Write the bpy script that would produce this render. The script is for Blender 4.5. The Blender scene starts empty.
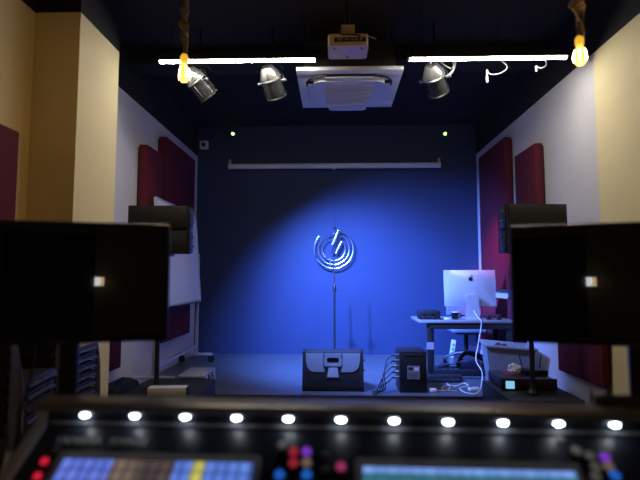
import bpy, bmesh, math, random
from mathutils import Vector, Matrix, Quaternion, Euler
R = math.radians
PI = math.pi
random.seed(7)
sc = bpy.context.scene
C = sc.collection

# ------------------------------------------------------------------ camera
F = 481.0
CAM = Vector((0, 0, 1.45))
PITCH, YAW = R(4.4), R(1.67)
cam = bpy.data.objects.new('camera', bpy.data.cameras.new('camera'))
C.objects.link(cam)
cam.location = CAM
cam.rotation_euler = (R(90) + PITCH, 0, YAW)
cam.data.sensor_width = 36.0
cam.data.lens = F / 640 * 36
cam.data.clip_start = 0.02
cam.data.dof.use_dof = True
cam.data.dof.focus_distance = 5.4
cam.data.dof.aperture_fstop = 1.7
sc.camera = cam
ROT = cam.rotation_euler.to_matrix()

def P(px, py, Y):
    """world point on the plane y = Y seen at pixel (px, py)"""
    d = ROT @ Vector(((px - 320) / F, -(py - 240) / F, -1))
    return CAM + d * (Y / d.y)

# ------------------------------------------------------------------ world, light levels, exposure
w = bpy.data.worlds.new('world')
sc.world = w
w.use_nodes = True
w.node_tree.nodes['Background'].inputs[0].default_value = (0.02, 0.022, 0.03, 1)
w.node_tree.nodes['Background'].inputs[1].default_value = 0.1
sc.view_settings.view_transform = 'Standard'
sc.view_settings.look = 'None'
sc.view_settings.gamma = 1
sc.view_settings.use_curve_mapping = False
sc.view_settings.exposure = 0.0
try:
    sc.cycles.use_denoising = True
except Exception:
    pass
SPOT_BLUE = (0.10, 0.235, 1.0)
SPOT_W = 2500
TUBE_E = 76.0
BULB_W = 4.2
BULB_COL = (1.0, 0.57, 0.20)
LED_E = 19.0

# ------------------------------------------------------------------ helpers
def mat(name, col, rough=0.6, metal=0.0, var=0.12, scale=20, bump=0.0, bscale=None, emit=None, estr=0, spec=0.5, coat=0):
    m = bpy.data.materials.new(name)
    m.use_nodes = True
    nt = m.node_tree
    b = nt.nodes['Principled BSDF']
    b.inputs['Roughness'].default_value = rough
    b.inputs['Metallic'].default_value = metal
    b.inputs['Specular IOR Level'].default_value = spec
    if coat:
        b.inputs['Coat Weight'].default_value = coat
        b.inputs['Coat Roughness'].default_value = 0.05
    tc = nt.nodes.new('ShaderNodeTexCoord')
    n = nt.nodes.new('ShaderNodeTexNoise')
    n.inputs['Scale'].default_value = scale
    n.inputs['Detail'].default_value = 4
    nt.links.new(tc.outputs['Object'], n.inputs['Vector'])
    r = nt.nodes.new('ShaderNodeValToRGB')
    r.color_ramp.elements[0].position = 0.3
    r.color_ramp.elements[1].position = 0.7
    r.color_ramp.elements[0].color = tuple(c * (1 - var) for c in col) + (1,)
    r.color_ramp.elements[1].color = tuple(min(1, c * (1 + var)) for c in col) + (1,)
    nt.links.new(n.outputs['Fac'], r.inputs['Fac'])
    nt.links.new(r.outputs['Color'], b.inputs['Base Color'])
    if bump:
        n2 = nt.nodes.new('ShaderNodeTexNoise')
        n2.inputs['Scale'].default_value = bscale or scale * 8
        n2.inputs['Detail'].default_value = 3
        nt.links.new(tc.outputs['Object'], n2.inputs['Vector'])
        bp = nt.nodes.new('ShaderNodeBump')
        bp.inputs['Strength'].default_value = bump
        bp.inputs['Distance'].default_value = 0.01
        nt.links.new(n2.outputs['Fac'], bp.inputs['Height'])
        nt.links.new(bp.outputs['Normal'], b.inputs['Normal'])
    if emit:
        b.inputs['Emission Color'].default_value = tuple(emit) + (1,)
        b.inputs['Emission Strength'].default_value = estr
    return m

class MB:
    """collects shapes; build() links them as ONE mesh object"""
    def __init__(s):
        s.v = []; s.f = []; s.mi = []; s.cur = 0
    def add(s, v, f, M=None):
        o = len(s.v)
        s.v += [tuple((M @ Vector(p)) if M else p) for p in v]
        s.f += [tuple(i + o for i in q) for q in f]
        s.mi += [s.cur] * len(f)
        return s
    def box(s, c, d, bev=0.0, M=None, seg=2):
        bm = bmesh.new()
        bmesh.ops.create_cube(bm, size=1)
        bmesh.ops.scale(bm, vec=d, verts=bm.verts)
        if bev:
            bmesh.ops.bevel(bm, geom=bm.edges[:], offset=min(bev, min(d) * 0.49), segments=seg, profile=0.5, affect='EDGES')
        bmesh.ops.translate(bm, vec=c, verts=bm.verts)
        bm.verts.index_update()
        v = [tuple(q.co) for q in bm.verts]
        f = [tuple(q.index for q in p.verts) for p in bm.faces]
        bm.free()
        return s.add(v, f, M)
    def b2(s, x0, x1, y0, y1, z0, z1, bev=0.0, M=None):
        return s.box(((x0+x1)/2, (y0+y1)/2, (z0+z1)/2), (abs(x1-x0), abs(y1-y0), abs(z1-z0)), bev, M)
    def cyl(s, p0, p1, r0, r1=None, n=16, M=None):
        p0 = Vector(p0); p1 = Vector(p1)
        r1 = r0 if r1 is None else r1
        q = (p1 - p0).to_track_quat('Z', 'Y')
        v = []; f = []
        for p, r in ((p0, r0), (p1, r1)):
            for i in range(n):
                a = 2 * PI * i / n
                v.append(tuple(p + q @ Vector((r * math.cos(a), r * math.sin(a), 0))))
        for i in range(n):
            f.append((i, (i+1) % n, n + (i+1) % n, n + i))
        f.append(tuple(reversed(range(n)))); f.append(tuple(range(n, 2*n)))
        return s.add(v, f, M)
    def lathe(s, prof, n=24, M=None, cap=True):
        v = []; f = []
        for r, z in prof:
            for i in range(n):
                a = 2 * PI * i / n
                v.append((r * math.cos(a), r * math.sin(a), z))
        for k in range(len(prof) - 1):
            for i in range(n):
                f.append((k*n + i, k*n + (i+1) % n, (k+1)*n + (i+1) % n, (k+1)*n + i))
        if cap:
            f.append(tuple(reversed(range(n))))
            f.append(tuple(range((len(prof)-1)*n, len(prof)*n)))
        return s.add(v, f, M)
    def tube(s, pts, r, n=8, M=None, closed=False):
        pts = [Vector(p) for p in pts]
        rr = r if isinstance(r, (list, tuple)) else [r] * len(pts)
        v = []; f = []
        L = len(pts)
        up = None
        for k, p in enumerate(pts):
            a = pts[k-1] if (k > 0 or closed) else p
            b = pts[(k+1) % L] if (k < L-1 or closed) else p
            t = (b - a)
            t = t.normalized() if t.length > 1e-9 else Vector((0, 0, 1))
            if up is None:
                up = t.orthogonal().normalized()
            up = (up - t * up.dot(t))
            up = up.normalized() if up.length > 1e-6 else t.orthogonal().normalized()
            sd = t.cross(up)
            for i in range(n):
                g = 2 * PI * i / n
                v.append(tuple(p + (up * math.cos(g) + sd * math.sin(g)) * rr[k]))
        for k in range(L if closed else L - 1):
            k2 = (k + 1) % L
            for i in range(n):
                f.append((k*n + i, k*n + (i+1) % n, k2*n + (i+1) % n, k2*n + i))
        if not closed:
            f.append(tuple(reversed(range(n)))); f.append(tuple(range((L-1)*n, L*n)))
        return s.add(v, f, M)
    def prism(s, poly, h0, h1, M=None):
        """poly in xy, extruded in z from h0 to h1"""
        n = len(poly)
        v = [(x, y, h0) for x, y in poly] + [(x, y, h1) for x, y in poly]
        f = [tuple(reversed(range(n))), tuple(range(n, 2*n))]
        for i in range(n):
            f.append((i, (i+1) % n, n + (i+1) % n, n + i))
        return s.add(v, f, M)
    def build(s, name, m, parent=None, smooth=35, loc=None, rot=None):
        me = bpy.data.meshes.new(name)
        me.from_pydata(s.v, [], s.f)
        ms = m if isinstance(m, (list, tuple)) else [m]
        for q in ms:
            me.materials.append(q)
        me.polygons.foreach_set('material_index', s.mi)
        bm = bmesh.new(); bm.from_mesh(me)
        bmesh.ops.recalc_face_normals(bm, faces=bm.faces)
        bm.to_mesh(me); bm.free()
        if smooth:
            me.shade_smooth()
            me.set_sharp_from_angle(angle=R(smooth))
        me.update()
        o = bpy.data.objects.new(name, me)
        C.objects.link(o)
        if parent: o.parent = parent
        if loc is not None: o.location = loc
        if rot is not None: o.rotation_euler = rot
        return o

def spline(ctrl, n=8):
    """Catmull-Rom through control points"""
    c = [Vector(p) for p in ctrl]
    c = [c[0] * 2 - c[1]] + c + [c[-1] * 2 - c[-2]]
    out = []
    for k in range(1, len(c) - 2):
        a, b, d, e = c[k-1], c[k], c[k+1], c[k+2]
        for i in range(n):
            t = i / n
            out.append(0.5 * ((2*b) + (d - a)*t + (2*a - 5*b + 4*d - e)*t*t + (3*b - a - 3*d + e)*t*t*t))
    out.append(c[-2])
    return out

def arc(cx, cy, r, a0, a1, n=12):
    return [(cx + r*math.cos(R(a0 + (a1-a0)*i/n)), cy + r*math.sin(R(a0 + (a1-a0)*i/n))) for i in range(n+1)]

def rrect(x0, x1, y0, y1, r, n=4):
    return (arc(x1-r, y0+r, r, -90, 0, n) + arc(x1-r, y1-r, r, 0, 90, n) +
            arc(x0+r, y1-r, r, 90, 180, n) + arc(x0+r, y0+r, r, 180, 270, n))

def tag(o, label, cat, group=None):
    o['label'] = label; o['category'] = cat
    if group: o['group'] = group
    return o

def thing(name, label, cat, loc=(0, 0, 0), rot=(0, 0, 0), group=None):
    o = bpy.data.objects.new(name, None)
    C.objects.link(o)
    o.empty_display_size = 0.1
    o.location = loc; o.rotation_euler = rot
    return tag(o, label, cat, group)

def struct(o):
    o['kind'] = 'structure'
    return o

def copy_tree(o, parent=None):
    c = o.copy(); C.objects.link(c); c.parent = parent
    for ch in list(o.children):
        copy_tree(ch, c)
    return c

XZ = Matrix.Rotation(R(90), 4, 'X')      # poly (x, z) extruded along -y

# ------------------------------------------------------------------ materials
M = {}
M['white_wall'] = mat('white wall paint', (0.62, 0.60, 0.60), 0.75, var=0.03, scale=3, bump=0.05, bscale=120)
M['cream_wall'] = mat('cream wall paint', (0.80, 0.67, 0.37), 0.75, var=0.03, scale=3, bump=0.05, bscale=120)
M['black_wall'] = mat('black ceiling paint', (0.010, 0.010, 0.011), 0.9, var=0.2, scale=2, bump=0.1, bscale=60)
M['navy_wall'] = mat('navy wall paint', (0.020, 0.036, 0.096), 0.65, var=0.05, scale=2, bump=0.06, bscale=90)
M['carpet'] = mat('dark carpet', (0.035, 0.036, 0.042), 0.95, var=0.3, scale=60, bump=0.4, bscale=400)
M['stage'] = mat('grey stage vinyl', (0.085, 0.09, 0.10), 0.34, var=0.15, scale=9, bump=0.08, bscale=200)
M['red'] = mat('crimson acoustic fabric', (0.10, 0.0025, 0.017), 0.9, var=0.12, scale=30, bump=0.35, bscale=500)
M['black'] = mat('black plastic', (0.012, 0.012, 0.014), 0.45, var=0.2, scale=40, bump=0.05, bscale=300)
M['black_matt'] = mat('textured black paint', (0.016, 0.016, 0.018), 0.62, var=0.25, scale=80, bump=0.25, bscale=500)
M['grille'] = mat('perforated black grille', (0.013, 0.013, 0.014), 0.6, metal=0.1, var=0.5, scale=250, bump=0.4, bscale=600)
M['gloss_black'] = mat('gloss black glass', (0.004, 0.004, 0.005), 0.03, var=0.1, spec=0.5)
M['steel'] = mat('brushed steel', (0.55, 0.55, 0.56), 0.3, metal=1, var=0.1, scale=60)
M['dark_steel'] = mat('dark steel', (0.10, 0.10, 0.11), 0.35, metal=0.8, var=0.15, scale=40)
M['chrome'] = mat('polished chrome', (0.85, 0.85, 0.88), 0.16, metal=1, var=0.04)
M['alu'] = mat('silver aluminium', (0.58, 0.59, 0.63), 0.33, metal=0.45, var=0.04, scale=30)
M['white_plastic'] = mat('white plastic', (0.74, 0.74, 0.75), 0.4, var=0.03, scale=10)
M['grey_plastic'] = mat('grey plastic', (0.26, 0.27, 0.30), 0.5, var=0.08, scale=15, bump=0.05)
M['wedge_grey'] = mat('grey speaker back plate', (0.17, 0.18, 0.20), 0.5, var=0.08, scale=60, bump=0.1)
M['whiteboard'] = mat('whiteboard enamel', (0.80, 0.81, 0.83), 0.3, var=0.02, scale=3)
M['rope'] = mat('hemp rope', (0.32, 0.24, 0.16), 0.95, var=0.35, scale=120, bump=0.5, bscale=300)
M['cable_black'] = mat('black cable', (0.012, 0.012, 0.014), 0.5)
M['cable_white'] = mat('white cable', (0.75, 0.75, 0.77), 0.45, var=0.04)
M['seat_fabric'] = mat('dark brown seat vinyl', (0.040, 0.034, 0.034), 0.30, var=0.15, scale=30, bump=0.1, bscale=200)
M['chair_frame'] = mat('satin metal frame', (0.34, 0.30, 0.26), 0.25, metal=0.9, var=0.1)
M['blue_fabric'] = mat('grey blue chair fabric', (0.16, 0.18, 0.23), 0.85, var=0.1, scale=60, bump=0.2)
M['desk'] = mat('grey desk laminate', (0.22, 0.22, 0.25), 0.45, var=0.06, scale=12)
M['paper'] = mat('white paper', (0.78, 0.78, 0.77), 0.8, var=0.03)
M['tan'] = mat('tan plastic', (0.75, 0.58, 0.33), 0.4)
M['old_white'] = mat('aged white plastic', (0.74, 0.62, 0.42), 0.4, var=0.05, scale=8)
M['hood'] = mat('console hood satin grey', (0.20, 0.185, 0.165), 0.35, var=0.1, scale=30)
M['panel'] = mat('console dark panel', (0.016, 0.024, 0.042), 0.40, var=0.1, scale=30)
M['bezel'] = mat('silver bezel', (0.62, 0.65, 0.72), 0.4, metal=0.2, var=0.05)
M['print'] = mat('pale silkscreen print', (0.8, 0.82, 0.85), 0.5, var=0.02)
M['tube_glow'] = mat('led tube diffuser', (0.9, 0.9, 0.9), 0.5, emit=(1.0, 0.96, 0.88), estr=TUBE_E)
M['bulb_glow'] = mat('amber bulb glass', (0.9, 0.6, 0.15), 0.1, emit=(1.0, 0.50, 0.05), estr=2.2)
M['filament'] = mat('glowing filament', (1, 0.8, 0.5), 0.4, emit=(1.0, 0.82, 0.45), estr=30)
M['green_glow'] = mat('green indicator', (0.2, 0.8, 0.3), 0.4, emit=(0.45, 1.0, 0.30), estr=2.4)
M['led_glow'] = mat('console led', (1, 1, 1), 0.4, emit=(0.86, 0.93, 1.0), estr=LED_E)
M['lcd_glow'] = mat('cyan lcd', (0.2, 0.6, 0.8), 0.3, emit=(0.25, 0.70, 1.0), estr=0.8)
M['red_glow'] = mat('red button', (0.7, 0.02, 0.03), 0.3, emit=(1.0, 0.02, 0.06), estr=0.6)
M['lens_glow'] = mat('blue stage lamp lens', (0.1, 0.2, 0.8), 0.2, emit=(0.05, 0.18, 1.0), estr=6)
M['lens_off'] = mat('dark lens', (0.02, 0.02, 0.03), 0.1)
def cap(name, c, e=0.25):
    return mat(name, c, 0.35, var=0.05, emit=c, estr=e)
M['c_red'] = cap('red cap', (0.85, 0.05, 0.10))
M['c_purple'] = cap('purple cap', (0.30, 0.06, 0.85), 0.5)
M['c_blue'] = cap('blue cap', (0.02, 0.18, 0.85), 0.5)
M['c_tan'] = cap('tan cap', (0.80, 0.62, 0.40), 0.12)
M['c_white'] = cap('white cap', (0.6, 0.6, 0.58), 0.06)
M['c_pink'] = cap('pink cap', (0.80, 0.08, 0.28), 0.3)

# ------------------------------------------------------------------ the room
XL, XR, D, YB = -2.115, 2.175, 7.30, -3.4
ZP, ZC, ZS = 3.32, 3.79, 0.30          # paint line, ceiling, stage top
YC = 3.83                              # where cream paint turns white
T = 0.12
def one(x0, x1, y0, y1, z0, z1, name, m, bev=0):
    return MB().b2(x0, x1, y0, y1, z0, z1, bev).build(name, m, smooth=0 if not bev else 35)
struct(one(XL-T, XR+T, YB-T, D+T, -0.1, 0, 'floor', M['carpet']))
struct(one(XL-T, XR+T, YB-T, D+T, ZC, ZC+0.1, 'ceiling', M['black_wall']))
struct(one(XL, XR, D, D+T, 0, ZC, 'wall_back', M['navy_wall']))
for x0, x1, nm in ((XL-T, XL, 'wall_left'), (XR, XR+T, 'wall_right')):
    b = MB()
    yc = YC if x0 < 0 else 3.97
    b.cur = 0; b.b2(x0, x1, yc, D+T, 0, ZP)
    b.cur = 1; b.b2(x0, x1, YB-T, yc, 0, ZP)
    b.cur = 2; b.b2(x0, x1, YB-T, D+T, ZP, ZC)
    struct(b.build(nm, [M['white_wall'], M['cream_wall'], M['black_wall']], smooth=0))
b = MB(); b.b2(XL, XR, YB-T, YB, 0, ZP); b.cur = 1; b.b2(XL, XR, YB-T, YB, ZP, ZC)
struct(b.build('wall_front', [M['cream_wall'], M['black_wall']], smooth=0))
# cream pier standing out of the left wall, black above the paint line
b = MB(); b.b2(XL, -1.787, 3.22, 3.83, 0, ZP); b.cur = 1; b.b2(XL, -1.787, 3.22, 3.83, ZP, ZC)
struct(b.build('trim_1', [M['cream_wall'], M['black_wall']], smooth=0))
struct(one(XL, XR, 4.72, 5.02, ZC-0.16, ZC, 'trim_2', M['black_wall']))
struct(one(XL, XR, 2.9, 3.1, ZC-0.16, ZC, 'trim_3', M['black_wall']))
# stage
st = struct(one(XL, XR, 4.79, D, 0, ZS, 'stage_platform', M['stage']))
nb = MB().b2(XL, XR, 4.775, 4.79, ZS-0.035, ZS+0.002, 0.003).build('nosing', M['dark_steel'], st)
struct(one(XR-0.012, XR, 4.79, D, ZS, ZS+0.07, 'baseboard_right', M['white_wall']))
struct(one(XL, XL+0.012, 4.79, D, ZS, ZS+0.07, 'baseboard_left', M['white_wall']))

# ------------------------------------------------------------------ acoustic panels
def panel(side, y0, y1, z0, z1, label, th=0.10):
    r = thing('acoustic_panel', label, 'acoustic panel', (XL+0.002 if side < 0 else XR-0.002, (y0+y1)/2, z0), group='red acoustic panels on the side walls')
    L, H = y1 - y0, z1 - z0
    s = -side
    MB().b2(0.0, s*0.02, -L/2+0.02, L/2-0.02, 0.02, H-0.02).build('backing_board', M['black_matt'], r)
    MB().b2(s*0.02, s*th, -L/2, L/2, 0, H, 0.006).build('fabric_cover', M['red'], r)
    return r
panel(1, 5.80, 6.85, 1.30, 3.15, 'tall crimson acoustic panel on the white wall behind the computer desk')
panel(1, 4.94, 5.50, 1.29, 2.83, 'crimson acoustic panel, lower-topped, above the loudspeaker beside the computer desk')
panel(1, 5.55, 6.95, 0.58, 1.18, 'low wide crimson acoustic panel beneath the tall panel behind the computer desk')
panel(1, 3.90, 4.66, 0.58, 1.18, 'low dark red acoustic panel beside the subwoofer carrying the lit amplifier', 0.07)
panel(-1, 5.60, 6.80, 1.29, 3.13, 'tall dark red acoustic panel on the wall next to the navy wall, behind the whiteboard', 0.11)
panel(-1, 5.03, 5.55, 1.29, 2.875, 'dark red acoustic panel, lower-topped, above the loudspeaker by the whiteboard', 0.11)
panel(-1, 5.62, 6.70, 0.68, 1.18, 'low dark red acoustic panel half hidden behind the mobile whiteboard', 0.11)
panel(-1, 4.05, 4.56, 0.60, 1.18, 'low red acoustic panel just beyond the cream pier')
panel(-1, 1.60, 2.965, 1.20, 2.375, 'dark red acoustic panel on the cream wall above the stacked chairs')

# ------------------------------------------------------------------ mobile whiteboard
wb = thing('mobile_whiteboard', 'white mobile whiteboard with grey frame on wheeled feet beside dark red panels', 'whiteboard', (-1.87, 5.80, ZS))
BM = Matrix.Translation((0, 0, 1.715 - ZS)) @ Matrix.Rotation(R(4.5), 4, 'Y').inverted()
H2 = 0.585; L2 = 0.74
MB().box((0, 0, 0), (0.018, 2*L2-0.02, 2*H2-0.02), M=BM).build('writing_surface', M['whiteboard'], wb)
for nm, c, d in (('frame_rail', (0, 0, H2), (0.03, 2*L2, 0.025)), ('frame_rail', (0, 0, -H2), (0.03, 2*L2, 0.025)),
                 ('frame_stile', (0, L2, 0), (0.03, 0.025, 2*H2)), ('frame_stile', (0, -L2, 0), (0.03, 0.025, 2*H2))):
    MB().box(c, d, 0.004, M=BM).build(nm, M['alu'], wb)
MB().box((0.04, 0, -H2-0.01), (0.07, 1.0, 0.012), 0.003, M=BM).build('pen_tray', M['dark_steel'], wb)
for s in (-1, 1):
    y = s * (L2 + 0.035)
    MB().b2(-0.02, 0.02, y-0.015, y+0.015, 0.10, 1.46, 0.004).build('post', M['alu'], wb)
    MB().cyl((0, y-s*0.015, 1.415), (0, y+s*0.03, 1.415), 0.022).build('pivot_knob', M['black'], wb)
    f = MB().b2(-0.22, 0.22, y-0.02, y+0.02, 0.09, 0.125, 0.006).build('foot', M['alu'], wb)
    for x in (-0.2, 0.2):
        MB().cyl((x, y-0.012, 0.045), (x, y+0.012, 0.045), 0.045).build('caster', M['black'], f)
MB().b2(-0.012, 0.012, -L2-0.02, L2+0.02, 0.2, 0.23).build('cross_bar', M['alu'], wb)

# ------------------------------------------------------------------ subwoofers, poles and loudspeakers
ZT = 0.46
def subwoofer(x0, x1, y0, y1, label):
    W, L = x1 - x0, y1 - y0
    r = thing('subwoofer', label, 'subwoofer', ((x0+x1)/2, (y0+y1)/2, 0), group='subwoofers in front of the stage')
    MB().b2(-W/2, W/2, -L/2+0.02, L/2, 0.02, ZT, 0.012).build('cabinet', M['black_matt'], r)
    MB().b2(-W/2+0.03, W/2-0.03, -L/2, -L/2+0.022, 0.05, ZT-0.03, 0.006).build('front_grille', M['grille'], r)
    for sx in (-1, 1):
        MB().b2(sx*W/2-0.004, sx*W/2+0.004, -0.1, 0.1, 0.24, 0.32, 0.003).build('side_handle', M['black'], r)
        for sy in (-1, 1):
            MB().cyl((sx*(W/2-0.06), sy*(L/2-0.08), 0), (sx*(W/2-0.06), sy*(L/2-0.08), 0.022), 0.02).build('rubber_foot', M['black'], r)
    MB().cyl((0, -0.178, ZT-0.004), (0, -0.178, ZT+0.004), 0.045).build('pole_socket', M['dark_steel'], r)
    return r
subwoofer(1.42, 2.02, 3.99, 4.765, 'low black subwoofer carrying the lit amplifier in front of the stage')
subwoofer(-1.80, -1.16, 3.99, 4.765, 'low black subwoofer carrying a small white box near the cream pier')

def pole(x, y, label):
    r = thing('speaker_pole', label, 'pole', (x, y, ZT+0.004), group='poles between subwoofers and loudspeakers')
    MB().cyl((0, 0, 0), (0, 0, 0.6), 0.02).build('lower_tube', M['black'], r)
    MB().cyl((0, 0, 0.6), (0, 0, 1.168), 0.0165).build('upper_tube', M['dark_steel'], r)
    MB().lathe([(0.03, 0.55), (0.033, 0.57), (0.033, 0.61), (0.024, 0.64)]).build('locking_collar', M['black'], r)
    MB().cyl((0.02, 0, 0.59), (0.06, 0, 0.59), 0.012).build('locking_knob', M['black'], r)
    MB().lathe([(0.05, 0.0), (0.05, 0.015), (0.024, 0.05), (0.021, 0.06)]).build('foot_flange', M['black'], r)

def array_speaker(x, y, rz, side, label):
    z0 = 1.65
    r = thing('line_array_speaker', label, 'loudspeaker', (x, y, z0), (0, 0, rz), group='pole mounted loudspeakers')
    W, H, L = 0.515, 0.20, 0.30
    for k in range(2):
        zc = 0.006 + H/2 + k*(H+0.008)
        tilt = Matrix.Translation((0, 0, zc)) @ Matrix.Rotation(R(1.5 if k == 0 else -0.5), 4, 'X')
        poly = [(-W/2, -L/2), (W/2, -L/2), (W/2-0.05, L/2), (-W/2+0.05, L/2)]
        c = MB().prism(poly, -H/2, H/2, M=tilt).build('cabinet', M['black_matt'], r)
        MB().box((0, -L/2-0.006, 0), (W-0.02, 0.014, H-0.016), 0.005, M=tilt).build('front_grille', M['grille'], c)
        for s in (-1, 1):
            MB().box((s*(W/2+0.004), -0.06, 0), (0.012, 0.10, H-0.01), 0.003, M=tilt).build('rigging_plate', M['dark_steel'], c)
            for dz in (-0.035, 0.045):
                MB().cyl((s*(W/2+0.008), -0.07, dz), (s*(W/2+0.034), -0.07, dz), 0.011, 0.011, 10, M=tilt).build('pin', M['steel'], c)
    MB().b2(-0.09, 0.09, -0.06, 0.06, -0.015, 0.004, 0.003).build('pole_adapter', M['dark_steel'], r)
    return r
pl = P(157, 360, 4.20); pr = P(532, 360, 4.20)
pole(pl.x, 4.20, 'black pole rising from the subwoofer near the cream pier')
pole(pr.x, 4.20, 'black pole rising behind the lit amplifier on the subwoofer')
array_speaker(P(162.5, 230, 4.20).x, 4.22, R(2), -1, 'black two-box loudspeaker on pole in front of the mobile whiteboard')
array_speaker(P(530, 230, 4.20).x, 4.22, R(6), 1, 'black two-box loudspeaker on pole in front of the crimson panels')

# amplifier with lit display
am = thing('rack_amplifier', 'black rack amplifier with glowing cyan display lying on the subwoofer', 'amplifier', (1.70, 4.48, ZT))
MB().b2(-0.225, 0.225, -0.14, 0.26, 0.008, 0.10, 0.003).build('chassis', M['dark_steel'], am)
MB().b2(-0.24, 0.24, -0.155, -0.14, 0.006, 0.104, 0.003).build('front_panel', M['black'], am)
MB().b2(-0.205, -0.13, -0.158, -0.154, 0.02, 0.085).build('display', M['lcd_glow'], am)
for x in (-0.02, 0.03, 0.08, 0.13):
    MB().cyl((x, -0.155, 0.05), (x, -0.178, 0.05), 0.014).build('knob', M['black'], am)
for sx in (-0.19, 0.19):
    for sy in (-0.1, 0.22):
        MB().cyl((sx, sy, 0), (sx, sy, 0.009), 0.015).build('rubber_foot', M['black'], am)
MB().b2(-0.12, 0.16, 0.02, 0.24, 0.1, 0.102).build('top_light_tint', mat('pink light tint', (0.25, 0.03, 0.09), 0.5), am)  # thin red sheet paints in the pinkish light on the amplifier top
# crumpled tissue on the amplifier
b = MB()
bm = bmesh.new(); bmesh.ops.create_icosphere(bm, subdivisions=3, radius=1)
rs = random.Random(3)
bm.verts.index_update()
v = [(q.co * (1 + rs.uniform(-0.28, 0.2))) for q in bm.verts]
b.add([(q.x*0.06, q.y*0.05, max(-0.045, q.z*0.05)) for q in v], [tuple(x.index for x in f.verts) for f in bm.faces]); bm.free()
tag(b.build('crumpled_tissue', M['paper'], loc=(1.66, 4.56, ZT+0.147), smooth=20), 'crumpled white tissue lying on the black amplifier', 'tissue')
# small black mixer behind tissue on amplifier
sm = thing('radio_receiver', 'small black receiver box with stub antennas on the amplifier', 'receiver', (1.83, 4.55, ZT+0.102))
MB().b2(-0.10, 0.10, -0.07, 0.07, 0, 0.045, 0.004).build('body', M['black'], sm)
for s in (-1, 1):
    MB().cyl((s*0.08, 0.06, 0.04), (s*0.1, 0.07, 0.16), 0.006, 0.005, 8).build('antenna', M['black'], sm)

# white box on the other sub
wbx = thing('power_distributor', 'white flat box with dark end caps lying on the black subwoofer', 'power unit', (-1.40, 4.10, ZT), (0, 0, R(5)))
MB().b2(-0.16, 0.16, -0.05, 0.05, 0, 0.07, 0.006).build('body', M['white_plastic'], wbx)
for s in (-1, 1):
    MB().b2(s*0.16, s*0.172, -0.05, 0.05, 0.0, 0.07, 0.003).build('end_cap', M['black'], wbx)
# dark bag on the floor beside it
bg = thing('equipment_bag', 'dark soft equipment bag on the floor by the cream pier', 'bag', (-1.935, 4.32, 0))
MB().b2(-0.10, 0.10, -0.24, 0.24, 0.0, 0.52, 0.06).build('body', mat('navy canvas', (0.02, 0.025, 0.04), 0.9, bump=0.3), bg)
MB().tube(spline([(0, -0.14, 0.515), (0, -0.1, 0.528), (0, 0.1, 0.528), (0, 0.14, 0.515)]), 0.012).build('handle', M['black'], bg)

# flight case at stage edge
cs = thing('rack_case', 'black rack case with silver lid and latches at the stage edge', 'case', (-1.45, 5.15, ZS))
CW, CL, CH = 0.27, 0.44, 0.155
MB().b2(-CW/2, CW/2, -CL/2, CL/2, 0.0, CH-0.03, 0.006).build('body', M['black_matt'], cs)
MB().b2(-CW/2-0.003, CW/2+0.003, -CL/2-0.003, CL/2+0.003, CH-0.028, CH, 0.008).build('lid', M['alu'], cs)
for y in (-0.195, 0.195):
    MB().b2(CW/2-0.004, CW/2+0.007, y-0.02, y+0.02, 0.0, CH-0.03, 0.002).build('corner_trim', M['alu'], cs)
for y in (-0.15, -0.02, 0.11):
    l = MB().b2(CW/2, CW/2+0.012, y-0.025, y+0.025, 0.06, CH-0.005, 0.003).build('latch', M['chrome'], cs)
    MB().cyl((CW/2+0.012, y, 0.09), (CW/2+0.022, y, 0.09), 0.012).build('twist_knob', M['chrome'], l)
MB().b2(CW/2-0.002, CW/2+0.005, -CL/2+0.01, CL/2-0.01, 0.03, 0.075, 0.002).build('side_strip', M['alu'], cs)

# ------------------------------------------------------------------ floor wedge seen from behind
wp = P(333, 391, 5.06)
wg = thing('stage_monitor', 'black wedge stage monitor speaker with grey back plate and carry handle', 'stage monitor', (wp.x, 5.07, ZS))
W = 0.31; Hh = 0.40
prof = [(-0.115, 0.0), (-0.135, 0.05), (-0.06, Hh-0.02), (-0.03, Hh), (0.02, Hh), (0.30, 0.09), (0.30, 0.0)]   # (y, z)
MS = Matrix(((0, 0, 1, 0), (1, 0, 0, 0), (0, 1, 0, 0), (0, 0, 0, 1)))
MB().prism(prof, -W+0.03, W-0.03, M=MS).build('cabinet', M['black_matt'], wg)
for s in (-1, 1):
    big = [(y*1.03+0.002, max(0, z*1.012)) for y, z in prof]
    MB().prism(big, s*(W-0.03), s*W, M=MS).build('side_cheek', M['black'], wg)
# plate in the plane of the rear face: from (-.135,.05) to (-.06,Hh-.02)
p0 = Vector((0, -0.135, 0.05)); p1 = Vector((0, -0.06, Hh-0.02))
ez = (p1 - p0).normalized(); ex = Vector((1, 0, 0)); en = ex.cross(ez)
PL = Matrix(((ex.x, ez.x, en.x, p0.x), (ex.y, ez.y, en.y, p0.y), (ex.z, ez.z, en.z, p0.z), (0, 0, 0, 1)))
HL = (p1 - p0).length
for s in (-1, 1):
    poly = [(0.098, HL-0.008), (0.098, HL*0.60), (0.088, HL*0.50), (0.082, HL*0.42)] + [(0.195, HL*0.42), (0.235, HL*0.46), (0.262, HL*0.57), (0.275, HL*0.75), (0.278, HL-0.008)]
    MB().prism([(s*x, y) for x, y in poly], -0.002, 0.008, M=PL).build('back_plate', M['wedge_grey'], wg)
MB().prism([(-0.088, HL-0.01), (0.088, HL-0.01), (0.088, HL-0.035), (-0.088, HL-0.035)], -0.002, 0.008, M=PL).build('back_plate', M['wedge_grey'], wg)
MB().prism(rrect(-0.09, 0.09, HL*0.58, HL-0.04, 0.02), 0.0, 0.014, M=PL).build('handle_surround', M['wedge_grey'], wg)
MB().prism(rrect(-0.06, 0.06, HL*0.70, HL-0.055, 0.015), 0.0, 0.0155, M=PL).build('handle_recess', M['gloss_black'], wg)
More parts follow.
